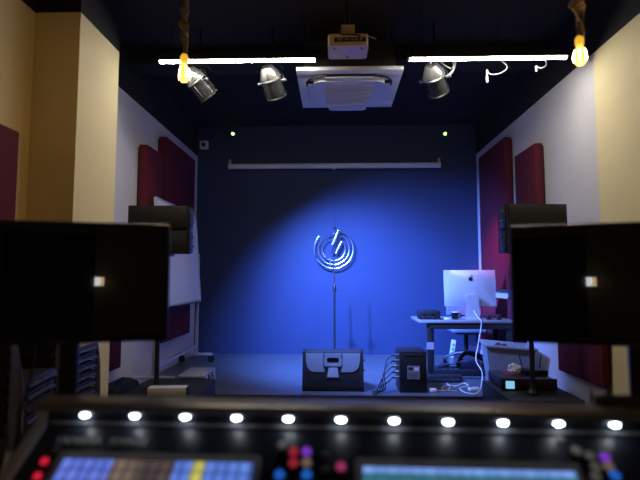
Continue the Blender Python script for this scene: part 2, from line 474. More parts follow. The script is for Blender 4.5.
MB().prism(rrect(-0.05, 0.05, HL*0.615, HL*0.635, 0.004), 0.0, 0.017, M=PL).build('badge', M['alu'], wg)
MB().prism([(-0.058, HL*0.27), (0.058, HL*0.27), (0.045, HL*0.55), (-0.045, HL*0.55)], 0.0, 0.012, M=PL).build('connector_plate', M['grey_plastic'], wg)
MB().prism([(-0.075, HL*0.22), (0.075, HL*0.22), (0.06, HL*0.58), (-0.06, HL*0.58)], -0.001, 0.006, M=PL).build('connector_surround', M['black'], wg)
for z in (0.30, 0.2):
    MB().cyl((W, -0.03, z), (W+0.018, -0.03, z), 0.014).build('side_knob', M['steel'], wg)

# ------------------------------------------------------------------ connector rack
rx = P(400, 391, 4.91)
rk = thing('connector_rack', 'black stage connector rack with white-printed label, plugs along one side', 'rack', (rx.x + 0.135, 5.075, ZS))
MB().b2(-0.135, 0.135, -0.16, 0.18, 0.0, 0.405, 0.006).build('body', M['black'], rk)
lb = MB().b2(-0.06, 0.065, -0.1635, -0.16, 0.135, 0.265).build('label_sticker', M['grey_plastic'], rk)
MB().b2(0.01, 0.055, -0.165, -0.1635, 0.215, 0.25).build('label_patch', M['paper'], lb)
MB().b2(-0.05, -0.005, -0.165, -0.1635, 0.225, 0.25).build('label_patch', M['dark_steel'], lb)
for k in range(3):
    MB().b2(-0.05, 0.055, -0.1645, -0.1635, 0.15+k*0.018, 0.155+k*0.018).build('label_line', M['dark_steel'], lb)
for k in range(5):
    z = 0.36 - k*0.055
    c = MB().cyl((-0.135, -0.10, z), (-0.175, -0.10, z), 0.016).build('connector', M['steel'], rk)
    MB().cyl((-0.175, -0.10, z), (-0.21, -0.10, z-0.01), 0.011, 0.008).build('cable_boot', M['black'], c)
MB().cyl((-0.09, -0.16, 0.37), (0.09, -0.16, 0.37), 0.004).build('top_edge', M['dark_steel'], rk)
# cable tangle leaving the rack
X0 = rx.x
for k in range(5):
    z = ZS + 0.36 - k*0.055 - 0.012
    yk = 4.95 - 0.03*k
    pts = [(X0-0.075, 4.975, z), (X0-0.115, 4.97-0.008*k, z-0.03), (X0-0.15-0.02*k, yk, (z+ZS)/2), (X0-0.14-0.02*k, yk, ZS+0.03),
           (X0-0.20-0.015*k, yk, ZS+0.007), (X0-0.24, yk-0.004*k, ZS+0.007), (X0-0.275, yk-0.006*k, ZS+0.007)]
    tag(MB().tube(spline(pts), 0.0055, 6).build('signal_cable', M['cable_black']), 'thin black cable drooping from the ' + ('topmost', 'second', 'middle', 'fourth', 'lowest')[k] + ' plug of the connector rack', 'cable', 'cables at the connector rack')

# ------------------------------------------------------------------ mic stand and emblem
ms_p = P(334.5, 300, 6.4)
mst = thing('microphone_stand', 'slim chrome-topped microphone stand behind the wedge stage monitor', 'microphone stand', (ms_p.x, 6.4, ZS))
MB().cyl((0, 0, 0.06), (0, 0, 0.98), 0.013).build('lower_tube', M['black'], mst)
MB().lathe([(0.016, 0.96), (0.024, 0.97), (0.024, 1.0), (0.018, 1.05), (0.012, 1.06)]).build('clutch', M['black'], mst)
MB().cyl((0.01, 0, 0.985), (0.06, 0, 0.985), 0.01).build('clutch_knob', M['black'], mst)
MB().cyl((0, 0, 1.05), (-0.012, 0, 1.40), 0.0085).build('upper_tube', M['chrome'], mst)
for k in range(3):
    a = R(90 + 120*k)
    l = MB().tube([(0, 0, 0.16), (0.13*math.cos(a), 0.13*math.sin(a), 0.05), (0.3*math.cos(a), 0.3*math.sin(a), 0.012)], 0.009).build('leg', M['black'], mst)
    MB().cyl((0.285*math.cos(a), 0.285*math.sin(a), 0.014), (0.315*math.cos(a), 0.315*math.sin(a), 0.013), 0.0125).build('rubber_tip', M['black'], l)

EM = P(333.7, 249, 7.20)
M['emblem'] = mat('bright silver', (0.50, 0.52, 0.57), 0.26, metal=0.9, var=0.03)
Rr = 0.291
em = thing('ring_emblem', 'round silver emblem of broken rings and slanted bolt strokes before the navy wall', 'emblem', (EM.x, 7.20, EM.z))
def seg(name, pts, r=0.0105, flat=True):
    return MB().tube([(x*Rr, 0, z*Rr) for x, z in pts], r, 6).build(name, M['chrome'] if name == 'bolt_stroke' else M['emblem'], em)
seg('ring', arc(0, 0, 1.0, 76, -150, 40))
seg('ring', arc(0, 0, 1.0, -160, -222, 12))
seg('ring', arc(0, 0, 0.80, 62, -262, 48))
seg('ring', arc(0, 0, 0.60, 44, -246, 40))
seg('bolt_stroke', [(0.24, 0.98), (-0.08, 0.22)], 0.016)
seg('bolt_stroke', [(0.40, 0.72), (0.32, 0.70), (-0.10, -0.22)], 0.016)
seg('bolt_stroke', [(0.42, 0.40), (0.10, -0.24)], 0.018)
seg('spoke', [(-0.18, -0.45), (-0.18, -0.98)], 0.008)
for x, z in ((0.0, 0.80), (-0.7, -0.71), (0.7, -0.71)):
    MB().cyl((x*Rr, 0.0, z*Rr), (x*Rr, 0.10, z*Rr), 0.006, n=8).build('standoff', M['steel'], em)
MB().cyl((0, 0.01, 1.0*Rr+0.05), (0, 0.1, 1.0*Rr+0.05), 0.012, n=10).build('hook', M['black'], em)
MB().cyl((0, 0.02, 0.8*Rr), (0, 0.02, 0.62), 0.002, n=6).build('hanging_wire', M['cable_black'], em)

# ------------------------------------------------------------------ projection screen case
s0 = P(228, 166, 7.16); s1 = P(441, 166, 7.16)
ps = thing('projection_screen', 'white roll-up projection screen case fixed high on the navy wall', 'projection screen', ((s0.x+s1.x)/2, 7.20, s0.z))
hw = (s1.x - s0.x)/2
b = MB(); b.box((0, 0, 0), (2*hw-0.04, 0.085, 0.075), 0.025); b.build('case', M['white_plastic'], ps)
for s in (-1, 1):
    MB().box((s*(hw-0.01), 0, 0), (0.025, 0.095, 0.085), 0.02).build('end_cap', M['white_plastic'], ps)
    MB().b2(s*(hw-0.01)-0.012, s*(hw-0.01)+0.012, 0.02, 0.098, 0.02, 0.12, 0.003).build('wall_bracket', M['alu'], ps)
MB().box((0, 0, -0.047), (0.05, 0.03, 0.02), 0.008).build('pull_tab', M['alu'], ps)

# green indicators and sensor on the navy wall
for px, lab in ((233, 'small green glowing indicator lamp above the end of screen case nearest the sensor box'), (445, 'small green glowing indicator lamp above the screen case, on the computer desk side')):
    q = P(px, 134, 7.26)
    r = thing('indicator_lamp', lab, 'indicator lamp', (q.x, D-0.002, q.z))
    MB().b2(-0.045, 0.045, -0.045, 0.0, -0.03, 0.03, 0.008).build('housing', M['black'], r)
    MB().lathe([(0.026, 0), (0.024, 0.014), (0.012, 0.022), (0.002, 0.024)], 14, M=Matrix.Translation((0, -0.045, 0)) @ Matrix.Rotation(R(90), 4, 'X')).build('lens', M['green_glow'], r)
q = P(204, 145, 7.26)
r = thing('wall_sensor', 'small square white sensor box high on the navy wall corner', 'sensor', (q.x, D-0.002, q.z))
MB().b2(-0.065, 0.065, -0.06, 0, -0.065, 0.065, 0.012).build('housing', M['white_plastic'], r)
MB().cyl((0, -0.06, 0), (0, -0.068, 0), 0.03).build('lens', M['gloss_black'], r)

# ------------------------------------------------------------------ computer desk
DZ = P(465, 320.5, 5.55).z                      # desk top surface
dx0, dx1, dy0, dy1 = 0.965, 2.04, 5.55, 6.14
dk = thing('computer_desk', 'grey-topped computer desk with black steel frame on the stage', 'desk', ((dx0+dx1)/2, (dy0+dy1)/2, ZS))
hx, hy, hz = (dx1-dx0)/2, (dy1-dy0)/2, DZ-ZS
MB().b2(-hx, hx, -hy, hy, hz-0.03, hz, 0.004).build('desktop', M['desk'], dk)
MB().b2(-hx+0.12, hx-0.02, -hy+0.015, -hy+0.045, hz-0.10, hz-0.03, 0.003).build('front_beam', M['black'], dk)
MB().b2(-hx+0.12, hx-0.02, hy-0.045, hy-0.015, hz-0.08, hz-0.03, 0.003).build('rear_beam', M['black'], dk)
for sx in (-1, 1):
    for sy in (-1, 1):
        x = (-hx+0.125 if sy < 0 else -hx+0.24) if sx < 0 else hx-0.05
        y = sy*(hy-0.05)
        MB().b2(x-0.03, x+0.03, y-0.022, y+0.022, 0.0, hz-0.03, 0.004).build('leg', M['black'], dk)
    MB().b2(x-0.025, x+0.025, -hy+0.05, hy-0.05, 0.03, 0.075, 0.004).build('side_rail', M['black'], dk)
MB().b2(-hx+0.12, hx-0.05, -hy+0.03, -hy+0.07, 0.03, 0.10, 0.003).build('foot_rail', M['black'], dk)
MB().b2(-hx+0.085, -hx+0.165, -hy+0.020, -hy+0.028, 0.33, 0.41).build('tape_patch', M['grey_plastic'], dk)

def apple_poly(s):
    pts = []
    for i in range(40):
        a = 2*PI*i/40
        r = 0.5
        x = 0.48*math.cos(a); y = 0.46*math.sin(a)
        y -= 0.10*math.exp(-(x/0.13)**2) * (1 if y > 0 else -0.45)
        if y < 0: x *= 1 - 0.18*(-y)
        d = math.hypot(x-0.58, y-0.06)
        if d < 0.24:
            x -= (0.24 - d)
        pts.append((x*s, y*s))
    return pts
im = P(472, 317, 5.75)
ic = thing('desktop_computer', 'silver all-in-one desktop computer seen from the back on the desk', 'computer', (im.x, 5.78, DZ), (0, 0, R(-2)))
IW, IH = 0.303, 0.43
IM = Matrix.Translation((0, 0.03, 0.145)) @ Matrix.Rotation(R(-4), 4, 'X')
# bulged back shell
b = MB(); nx, nz = 16, 12; v = []; f = []
for j in range(nz+1):
    for i in range(nx+1):
        u, t = i/nx*2-1, j/nz*2-1
        bul = 0.045*max(0, (1-u*u))**0.8*max(0, (1-t*t))**0.8 + 0.006
        v.append((u*IW, -bul, (t+1)/2*IH))
for j in range(nz):
    for i in range(nx):
        a = j*(nx+1)+i
        f.append((a, a+1, a+nx+2, a+nx+1))
b.add(v, f, IM)
b.box((0, 0.0, IH/2), (2*IW, 0.012, IH), 0.003, M=IM)
b.build('back_shell', M['alu'], ic)
MB().box((0, 0.0075, IH/2), (2*IW-0.01, 0.004, IH-0.01), M=IM).build('screen_glass', M['gloss_black'], ic)
lg = MB().prism(apple_poly(0.055), 0.0, 0.052, M=IM @ Matrix.Translation((0.005, 0, IH*0.745)) @ XZ).build('emblem', M['black'], ic)
MB().prism([(0.0, 0.03), (0.004, 0.036), (0.013, 0.044), (0.016, 0.042), (0.012, 0.033)], 0.0, 0.052, M=IM @ Matrix.Translation((0.005, 0, IH*0.745)) @ XZ).build('leaf', M['black'], lg)
b = MB()
b.prism([(-0.085, 0.006), (0.085, 0.006), (0.066, 0.29), (-0.066, 0.29)], 0.062, 0.068, M=Matrix.Translation((0, 0.0, 0)) @ Matrix.Rotation(R(3), 4, 'X') @ XZ)
b.b2(-0.082, 0.082, -0.075, 0.13, 0.0, 0.007, 0.002)
b.build('stand', M['alu'], ic)
MB().cyl((0, -0.058, 0.135), (0, -0.064, 0.135), 0.022, n=20).build('cable_port', M['dark_steel'], ic)
MB().b2(-0.058, 0.058, -0.07, 0.02, 0.262, 0.278, 0.003).build('hinge', M['alu'], ic)

q = P(429, 314, 5.68)
au = thing('audio_interface', 'black two-knob audio interface box at the desk corner', 'audio interface', (q.x, 5.70, DZ))
MB().b2(-0.125, 0.125, -0.07, 0.09, 0.006, 0.105, 0.012).build('body', M['black'], au)
for x in (-0.08, 0.02):
    for z in (0.035, 0.075):
        MB().cyl((x, -0.07, z), (x, -0.082, z), 0.012).build('jack', M['dark_steel'], au)
for z in (0.035, 0.078):
    MB().cyl((0.03, -0.07, z), (0.03, -0.085, z), 0.008).build('plug', M['steel'], au)
for x in (-0.1, 0.1):
    MB().cyl((x, 0, 0), (x, 0, 0.007), 0.012).build('rubber_foot', M['black'], au)
q = P(455, 314, 5.68)
mg = thing('mug', 'small black mug with pale rim on the desk', 'mug', (q.x, 5.68, DZ))
MB().lathe([(0.03, 0.0), (0.038, 0.012), (0.044, 0.085), (0.041, 0.085), (0.034, 0.014), (0.002, 0.012)], cap=False).build('cup', M['gloss_black'], mg)
MB().lathe([(0.0405, 0.082), (0.0405, 0.088), (0.0445, 0.088), (0.0445, 0.082)], cap=False).build('rim', M['white_plastic'], mg)
MB().tube(spline([(0.042, 0, 0.07), (0.07, 0, 0.06), (0.068, 0, 0.03), (0.04, 0, 0.022)]), 0.006).build('handle', M['gloss_black'], mg)
q = P(446.5, 314, 5.65)
mo = thing('computer_mouse', 'flat white computer mouse on the desk beside the mug', 'mouse', (q.x, 5.65, DZ))
b = MB(); b.box((0, 0, 0.011), (0.06, 0.10, 0.022), 0.01, seg=3); b.build('shell', M['white_plastic'], mo)
MB().b2(-0.003, 0.003, -0.045, -0.015, 0.0215, 0.0235).build('scroll_wheel', M['grey_plastic'], mo)
q = P(493, 314, 5.66)
hp = thing('headphones', 'black headphones with dark red pads lying on the desk', 'headphones', (q.x, 5.66, DZ))
for s in (-1, 1):
    MB().cyl((s*0.05, -0.02, 0.034), (s*0.078, -0.02, 0.034), 0.034, 0.03).build('ear_cup', M['black'], hp)
    MB().cyl((s*0.036, -0.02, 0.034), (s*0.05, -0.02, 0.034), 0.03).build('ear_pad', M['red'], hp)
MB().tube([(0.068*math.cos(R(a)), 0.09*math.sin(R(a))-0.02, 0.036+0.02*math.sin(R(a))) for a in range(0, 181, 15)], 0.008).build('headband', M['black'], hp)

# white power cable from the computer over the desk edge to the stage
cp = [(im.x+0.01, 5.70, DZ+0.10), (im.x+0.03, 5.62, DZ+0.03), (im.x+0.035, 5.535, DZ+0.004), (im.x+0.035, 5.52, DZ-0.06)]
for px, py, Y in ((478, 345, 5.45), (476, 360, 5.35), (482, 372, 5.2), (481.5, 384, 5.1)):
    cp.append(P(px, py, Y))
for px, py in ((479, 391), (474, 394), (464, 392), (460, 388), (468, 386), (464, 383), (456, 386), (448, 385), (442, 388), (444, 391), (450, 388), (447, 383)):
    d = ROT @ Vector(((px-320)/F, -(py-240)/F, -1)); t = (ZS+0.006-CAM.z)/d.z
    cp.append(CAM + d*t)
tag(MB().tube(spline(cp, 7), 0.005, 7).build('power_cable', M['cable_white']), 'white cable hanging from the computer and coiled on the stage', 'cable')
q = P(431, 389, 4.9)
pa = thing('power_adapter', 'small white power adapter on the stage by the connector rack', 'power adapter', (0.985, 4.95, ZS))
MB().b2(-0.035, 0.035, -0.03, 0.03, 0, 0.04, 0.006).build('body', M['white_plastic'], pa)
MB().tube(spline([(0.035, 0, 0.02), (0.08, 0.01, 0.012), (0.15, 0.05, 0.008), (0.25, 0.04, 0.008)]), 0.004, 6).build('lead', M['cable_white'], pa)
es = thing('extension_block', 'white extension block under the coiled white cable', 'extension block', (1.41, 5.02, ZS), (0, 0, R(8)))
MB().b2(-0.05, 0.05, -0.03, 0.03, 0, 0.035, 0.006).build('body', M['white_plastic'], es)
for x in (-0.022, 0.022):
    MB().cyl((x, 0, 0.035), (x, 0, 0.037), 0.015).build('socket', M['grey_plastic'], es)
bp = thing('cable_box', 'flat black cable box lying under the desk front', 'box', (1.20, 5.47, ZS))
MB().b2(-0.20, 0.20, -0.08, 0.06, 0, 0.07, 0.006).build('body', M['black'], bp)
MB().b2(-0.17, 0.17, -0.083, -0.08, 0.02, 0.05).build('front_strip', M['dark_steel'], bp)
# tangled floor cables under desk
rs = random.Random(11)
for k in range(5):
    pts = []
    x = 1.02 + 0.1*k
    for i in range(7):
        pts.append((x + rs.uniform(-0.10, 0.14), 5.72 + 0.19*i*0.5 + rs.uniform(-0.1, 0.1), ZS+0.007+0.0112*k))
    tag(MB().tube(spline(pts, 6), 0.005, 6).build('loose_cable', M['cable_black']), 'black cable lying tangled on the stage under the computer desk', 'cable', 'cables under the computer desk')

# office chair behind the desk
oc = thing('office_chair', 'blue-grey swivel office chair pushed in behind the desk', 'office chair', (1.76, 6.56, ZS))
b = MB(); b.box((0, 0, 0.455), (0.46, 0.44, 0.085), 0.04, seg=4); b.build('seat', M['blue_fabric'], oc)
MB().b2(-0.14, 0.14, -0.12, 0.12, 0.395, 0.415, 0.004).build('seat_plate', M['black'], oc)
MB().cyl((0, 0, 0.14), (0, 0, 0.40), 0.028).build('gas_column', M['black'], oc)
MB().tube(spline([(0, 0.1, 0.40), (0, 0.27, 0.42), (0, 0.29, 0.55), (0, 0.27, 0.70)]), 0.018).build('back_bracket', M['black'], oc)
b = MB(); b.box((0, 0.25, 0.78), (0.40, 0.07, 0.34), 0.03, seg=4); b.build('backrest', M['blue_fabric'], oc)
for k in range(5):
    a = R(18 + 72*k)
    l = MB().tube([(0, 0, 0.15), (0.14*math.cos(a), 0.14*math.sin(a), 0.13), (0.28*math.cos(a), 0.28*math.sin(a), 0.075)], [0.03, 0.024, 0.016]).build('base_leg', M['black'], oc)
    MB().cyl((0.28*math.cos(a)-0.022, 0.28*math.sin(a), 0.027), (0.28*math.cos(a)+0.022, 0.28*math.sin(a), 0.027), 0.027).build('caster', M['black'], l)
# white socket strip and cable on the stage behind
q = P(457, 352, 6.9)
ws = thing('socket_strip', 'bright white socket strip standing near the navy wall behind the chair', 'socket strip', (q.x-0.06, 7.0, ZS), (0, R(10), 0))
MB().b2(-0.03, 0.03, -0.02, 0.02, 0.005, 0.26, 0.005).build('body', M['white_plastic'], ws)
for z in (0.07, 0.13, 0.19):
    MB().cyl((0, -0.02, z), (0, -0.022, z), 0.018).build('socket', M['grey_plastic'], ws)

# grey tub beside the amplifier, right end of the desk
tb = thing('storage_tub', 'grey open plastic storage tub tipped beside the desk', 'storage tub', (1.80, 5.22, ZS+0.015), (R(0), R(4), R(-8)))
def tub(w0, l0, w1, l1, h, t):
    v = []; f = []
    for (w_, l_, z) in ((w0, l0, 0), (w1, l1, h), (w1-t, l1-t, h), (w0-t, l0-t, t)):
        v += [(-w_, -l_, z), (w_, -l_, z), (w_, l_, z), (-w_, l_, z)]
    for k in range(3):
        for i in range(4):
            f.append((k*4+i, k*4+(i+1) % 4, (k+1)*4+(i+1) % 4, (k+1)*4+i))
    f.append((3, 2, 1, 0)); f.append((12, 13, 14, 15))
    return v, f
v, f = tub(0.17, 0.14, 0.24, 0.20, 0.42, 0.01)
MB().add(v, f).build('shell', M['grey_plastic'], tb, smooth=0)
b = MB()
for s in (-1, 1):
    b.b2(-0.252, 0.252, s*0.205-0.012, s*0.205+0.012, 0.405, 0.43, 0.004)
    b.b2(s*0.245-0.012, s*0.245+0.012, -0.21, 0.21, 0.405, 0.43, 0.004)
b.build('rim', M['grey_plastic'], tb)
cl = thing('folded_cloth', 'dark red cloth heaped in the grey storage tub', 'cloth', (1.76, 5.24, ZS+0.12), (0, 0, R(-8)))
bm = bmesh.new(); bmesh.ops.create_icosphere(bm, subdivisions=3, radius=1); bm.verts.index_update()
rs = random.Random(5)
MB().add([(q.co.x*0.13*(1+rs.uniform(-.1, .1)), q.co.y*0.10*(1+rs.uniform(-.1, .1)), 0.17+q.co.z*0.15*(1+rs.uniform(-.15, .2))) for q in bm.verts], [tuple(x.index for x in f.verts) for f in bm.faces]).build('fabric', M['red'], cl)
bm.free()

# ------------------------------------------------------------------ ceiling equipment
# air conditioner cassette, hung below the black ceiling
AZ = CAM.z + 1.87
ay0, ay1 = 4.23, 5.20
a0 = P(296, 66, ay0).x; a1 = P(404, 66, ay0).x
ac = thing('ceiling_air_conditioner', 'white square ceiling cassette air conditioner hung between the LED tubes', 'air conditioner', ((a0+a1)/2, (ay0+ay1)/2, AZ))
h = (a1-a0)/2; l = (ay1-ay0)/2
b = MB()
b.b2(-h, h, -l, -l+0.17, 0, 0.035, 0.006); b.b2(-h, h, l-0.17, l, 0, 0.035, 0.006)
b.b2(-h, -h+0.17, -l+0.17, l-0.17, 0, 0.035, 0.004); b.b2(h-0.17, h, -l+0.17, l-0.17, 0, 0.035, 0.004)
b.build('frame_panel', M['white_plastic'], ac)
MB().b2(-0.42, 0.42, -0.42, 0.42, 0.036, 0.30).build('casing', M['black_matt'], ac)
for k in range(4):
    a = R(90*k)
    RM = Matrix.Rotation(a, 4, 'Z')
    MB().box((0, -l+0.115, -0.002), (0.50, 0.055, 0.006), 0.002, M=RM).build('air_slot', M['black'], ac)
    MB().box((0, -l+0.118, -0.012), (0.46, 0.05, 0.008), 0.003, M=RM @ Matrix.Rotation(R(2), 4, 'X')).build('louvre_flap', M['white_plastic'], ac)
gm = Matrix.Translation((0, 0, -0.028))
g = MB().prism(rrect(-0.34, 0.34, -0.32, 0.36, 0.09, 5), -0.012, 0.028, M=gm).build('intake_grille', M['white_plastic'], ac)
for k in range(11):
    y = -0.22 + k*0.045
    MB().box((0, y, -0.045), (0.46, 0.012, 0.008), 0.002).build('slat', M['white_plastic'], g)
MB().prism(rrect(-0.20, 0.20, 0.30, 0.43, 0.05, 5), -0.055, -0.03).build('grille_latch_bar', M['white_plastic'], ac)
for sx in (-1, 1):
    for sy in (-1, 1):
        MB().cyl((sx*0.38, sy*0.38, 0.29), (sx*0.38, sy*0.38, ZC-AZ), 0.005, n=6).build('hanger_rod', M['dark_steel'], ac)
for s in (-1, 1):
    MB().tube(spline([(s*0.21, -l+0.10, -0.012), (s*0.33, -l+0.12, -0.014), (s*0.40, -l+0.22, -0.014), (s*0.405, -l+0.32, -0.012)]), 0.009, 6).build('gap_shadow_strip', M['black'], ac)  # black strips stand in for the shadow in the panel gaps

# LED tubes
def led_tube(px0, px1, py, Y, label):
    a = P(px0, py, Y); b_ = P(px1, py, Y)
    r = thing('led_tube_light', label, 'tube light', ((a.x+b_.x)/2, Y, a.z), group='LED tube lights hung from the ceiling')
    hl = (b_.x - a.x)/2
    half = arc(0, 0, 0.026, 180, 360, 12)
    MB().prism(half, -hl+0.01, hl-0.01, M=Matrix(((0, 0, 1, 0), (1, 0, 0, 0), (0, 1, 0, 0), (0, 0, 0, 1)))).build('diffuser', M['tube_glow'], r)
    b = MB(); b.b2(-hl, hl, -0.032, 0.032, 0.001, 0.04)
    for t in (-1, 1): b.b2(-hl, hl, t*0.028, t*0.032, -0.010, 0.004)
    b.build('housing', M['black'], r)
    for s in (-1, 1):
        MB().cyl((s*(hl-0.012), 0, 0), (s*hl, 0, 0), 0.029, n=16).build('end_cap', M['white_plastic'], r)
        MB().cyl((s*(hl-0.12), 0, 0.05), (s*(hl-0.12), 0, ZC-a.z), 0.0025, n=6).build('suspension_wire', M['cable_black'], r)
led_tube(159, 316, 60.5, 4.05, 'glowing white LED tube above the two tilted stage lamps')
led_tube(408, 567, 58, 4.00, 'glowing white LED tube above the stage lamp with looped white cord')

# stage lamps
def stage_lamp(px, py, Y, aim, lit, label, loops=False, col=SPOT_BLUE, cone=76):
    p = P(px, py, Y)
    r = thing('stage_lamp', label, 'stage lamp', p, group='stage lamps under the ceiling')
    d = (Vector(aim) - p).normalized()
    q = d.to_track_quat('-Z', 'Y').to_matrix().to_4x4()
    body = [(0.045, 0.15), (0.055, 0.147), (0.085, 0.09), (0.094, 0.06), (0.094, 0.045), (0.103, 0.04), (0.103, 0.03), (0.094, 0.025), (0.094, -0.13), (0.103, -0.135), (0.103, -0.145), (0.088, -0.145), (0.088, 0.0)]
    MB().lathe(body[:7], 32, M=q).build('rear_cap', M['lamp_metal'], r)
    MB().lathe(body[7:], 32, M=q, cap=False).build('front_barrel', M['lamp_black'], r)
    for s in (-1, 1):
        MB().cyl((s*0.016, 0.01, 0.148), (s*0.016, 0.01, 0.156), 0.006, n=10, M=q).build('vent_hole', M['black'], r)
    for k in range(5):
        a = 2*PI*k/5
        MB().box((0.0945*math.cos(a), 0.0945*math.sin(a), -0.05), (0.006, 0.012, 0.13), 0.002, M=q @ Matrix.Rotation(0, 4, 'Z')).build('cooling_rib', M['lamp_black'], r)
    MB().cyl((0, 0, -0.10), (0, 0, -0.105), 0.087, n=28, M=q).build('lens', M['lens_glow'] if lit else M['lens_off'], r)
    # yoke: hangs in a world-vertical plane across the lamp's side axis
    sx = (q @ Vector((1, 0, 0, 0))).to_3d(); sx.z = 0; sx.normalize()
    up = Vector((0, 0, 1))
    pts = [sx*(0.118*math.cos(R(a))) + up*(0.135*math.sin(R(a))) + Vector((0, 0.02, 0))*math.sin(R(a)) for a in range(0, 181, 12)]
    MB().tube(pts, 0.007, 8).build('yoke', M['steel'], r)
    for s in (-1, 1):
        MB().cyl(sx*(s*0.095), sx*(s*0.145), 0.014, 0.014, 12).build('tilt_knob', M['steel'], r)
    MB().cyl((0, 0.02, 0.13), (0, 0.02, ZC-p.z), 0.011, n=10).build('hanging_rod', M['black'], r)
    cord = [(q @ Vector(c)) for c in ((0, 0.0, 0.15), (0.01, 0.02, 0.19))] + [Vector((0.06, 0.03, 0.17)), Vector((0.10, 0.03, 0.13)), Vector((0.06, 0.04, 0.20)), Vector((0.0, 0.04, 0.24)), Vector((0.0, 0.03, 0.5))]
    if loops:
        cord = [(q @ Vector(c)) for c in ((0, 0, 0.15), (0.01, 0.02, 0.18))] + [Vector((0.08, 0.0, 0.19)), Vector((0.17, 0.0, 0.17)), Vector((0.15, -0.02, 0.09)), Vector((0.08, -0.03, 0.12)), Vector((0.03, -0.02, 0.18)), Vector((0.10, 0.0, 0.215)), Vector((0.19, 0.0, 0.18)), Vector((0.16, -0.02, 0.06)), Vector((0.11, -0.04, 0.02)), Vector((0.17, 0.0, 0.10)), Vector((0.15, 0.02, 0.2)), Vector((0.02, 0.03, 0.26))]
    MB().tube(spline(cord, 6), 0.0055, 6).build('power_cord', M['cable_white'] if loops else M['cable_black'], r)
    if lit:
        L = bpy.data.lights.new('stage_lamp_beam', 'SPOT')
        L.color = col; L.energy = lit; L.spot_size = R(cone); L.spot_blend = 1.0; L.shadow_soft_size = 0.05
        o = bpy.data.objects.new('beam', L); C.objects.link(o); o.parent = r
        o.location = d*0.15
        o.rotation_mode = 'QUATERNION'; o.rotation_quaternion = d.to_track_quat('-Z', 'Y')
M['lamp_metal'] = mat('dark polished lamp metal', (0.50, 0.50, 0.48), 0.3, metal=0.85, var=0.1)
M['lamp_black'] = mat('black lamp enamel', (0.05, 0.05, 0.05), 0.25, metal=0.3, var=0.1)
stage_lamp(199, 83, 4.34, (1.45, 7.3, 0.20), SPOT_W, 'tilted silver stage lamp behind the rope pendant with knotted rope')
stage_lamp(272, 82, 4.34, (0.50, 7.3, 0.10), SPOT_W, 'tilted silver stage lamp between the air conditioner and the neighbouring lamp')
stage_lamp(435, 79, 4.30, (2.085, 6.5, 1.50), 560, 'upright stage lamp with looped white power cord under the LED tube', loops=True, col=(1.0, 0.06, 0.36), cone=26)  # pink beam added to redden the crimson panels, its colour guessed

def hanging_cord(pts, Y, label):
    pp = [P(x, y, Y + 0.01*i) for i, (x, y) in enumerate(pts)]
    top = pp[-1].copy(); top.z = ZC
    knot = pp[-1] - top
    r = thing('hanging_cord', label, 'cord', (top.x, top.y, ZC))
    MB().tube([v - top for v in spline(pp, 6)], 0.006, 6).build('lead', M['cable_white'], r)
    MB().cyl(knot, (0, 0, 0), 0.004, n=6).build('drop_wire', M['cable_black'], r)
    MB().cyl(pp[0] - top, pp[0] - top + Vector((0, 0, -0.05)), 0.012, 0.009, 10).build('plug', M['white_plastic'], r)
hanging_cord([(487, 77), (487, 70), (490, 74), (497, 74), (504, 71), (507, 66), (500, 60)], 4.2, 'white cord with dangling plug behind the LED tube')
hanging_cord([(536, 66), (541, 68), (546, 65), (545, 58)], 4.2, 'short white cord end sagging behind the LED tube near its outer end')

# projector
pz = CAM.z + 1.672
pj0 = P(328, 44, 3.37).x; pj1 = P(368.5, 44, 3.37).x
pj = thing('ceiling_projector', 'aged white projector hanging from a pole beneath the black ceiling', 'projector', ((pj0+pj1)/2, 3.48, pz))
hw = (pj1-pj0)/2
MB().prism(rrect(-hw, hw, -0.11, 0.11, 0.03, 5), 0.0, 0.088).build('body', M['old_white'], pj)
MB().b2(-hw+0.045, hw-0.02, -0.114, -0.108, 0.028, 0.060, 0.002).build('port_panel', M['black'], pj)
for x, w_ in ((-0.06, 0.04), (-0.01, 0.03), (0.03, 0.02), (0.06, 0.025), (0.095, 0.018)):
    MB().b2(x-w_/2, x+w_/2, -0.118, -0.113, 0.036, 0.052).build('port', M['grey_plastic'], pj)
MB().cyl((-0.06, 0.10, 0.045), (-0.06, 0.135, 0.045), 0.035).build('lens', M['gloss_black'], pj)
for x, y in ((-0.1, -0.07), (0.1, -0.07), (0, 0.07)):
    MB().cyl((x, y, -0.008), (x, y, 0.0), 0.01, n=10).build('adjusting_foot', M['grey_plastic'], pj)
MB().b2(-0.01, 0.06, -0.05, -0.048+0.05, -0.002, 0.0).build('rating_label', M['alu'], pj)
b = MB(); b.b2(-0.06, 0.06, -0.05, 0.05, 0.088, 0.10); b.b2(-0.05, 0.05, -0.05, 0.05, 0.10, 0.19, 0.004)
b.build('mount_bracket', M['tan'], pj)
MB().cyl((0, 0, 0.17), (0, 0, ZC-pz), 0.019).build('mount_pole', M['black'], pj)
MB().tube(spline([(0.08, -0.118, 0.044), (0.075, -0.16, 0.05), (0.0, -0.15, 0.06), (-0.05, -0.12, 0.08), (-0.06, -0.07, 0.14), (-0.03, -0.03, 0.21), (0.0, 0.02, 0.5), (0.022, 0.02, ZC-pz-0.01)]), 0.006, 7).build('power_cord', M['cable_black'], pj)
MB().tube(spline([(0.09, -0.118, 0.044), (0.11, -0.15, 0.055), (0.15, -0.14, 0.05), (0.20, -0.13, 0.036)]), 0.0035, 6).build('antenna_lead', M['old_white'], pj)

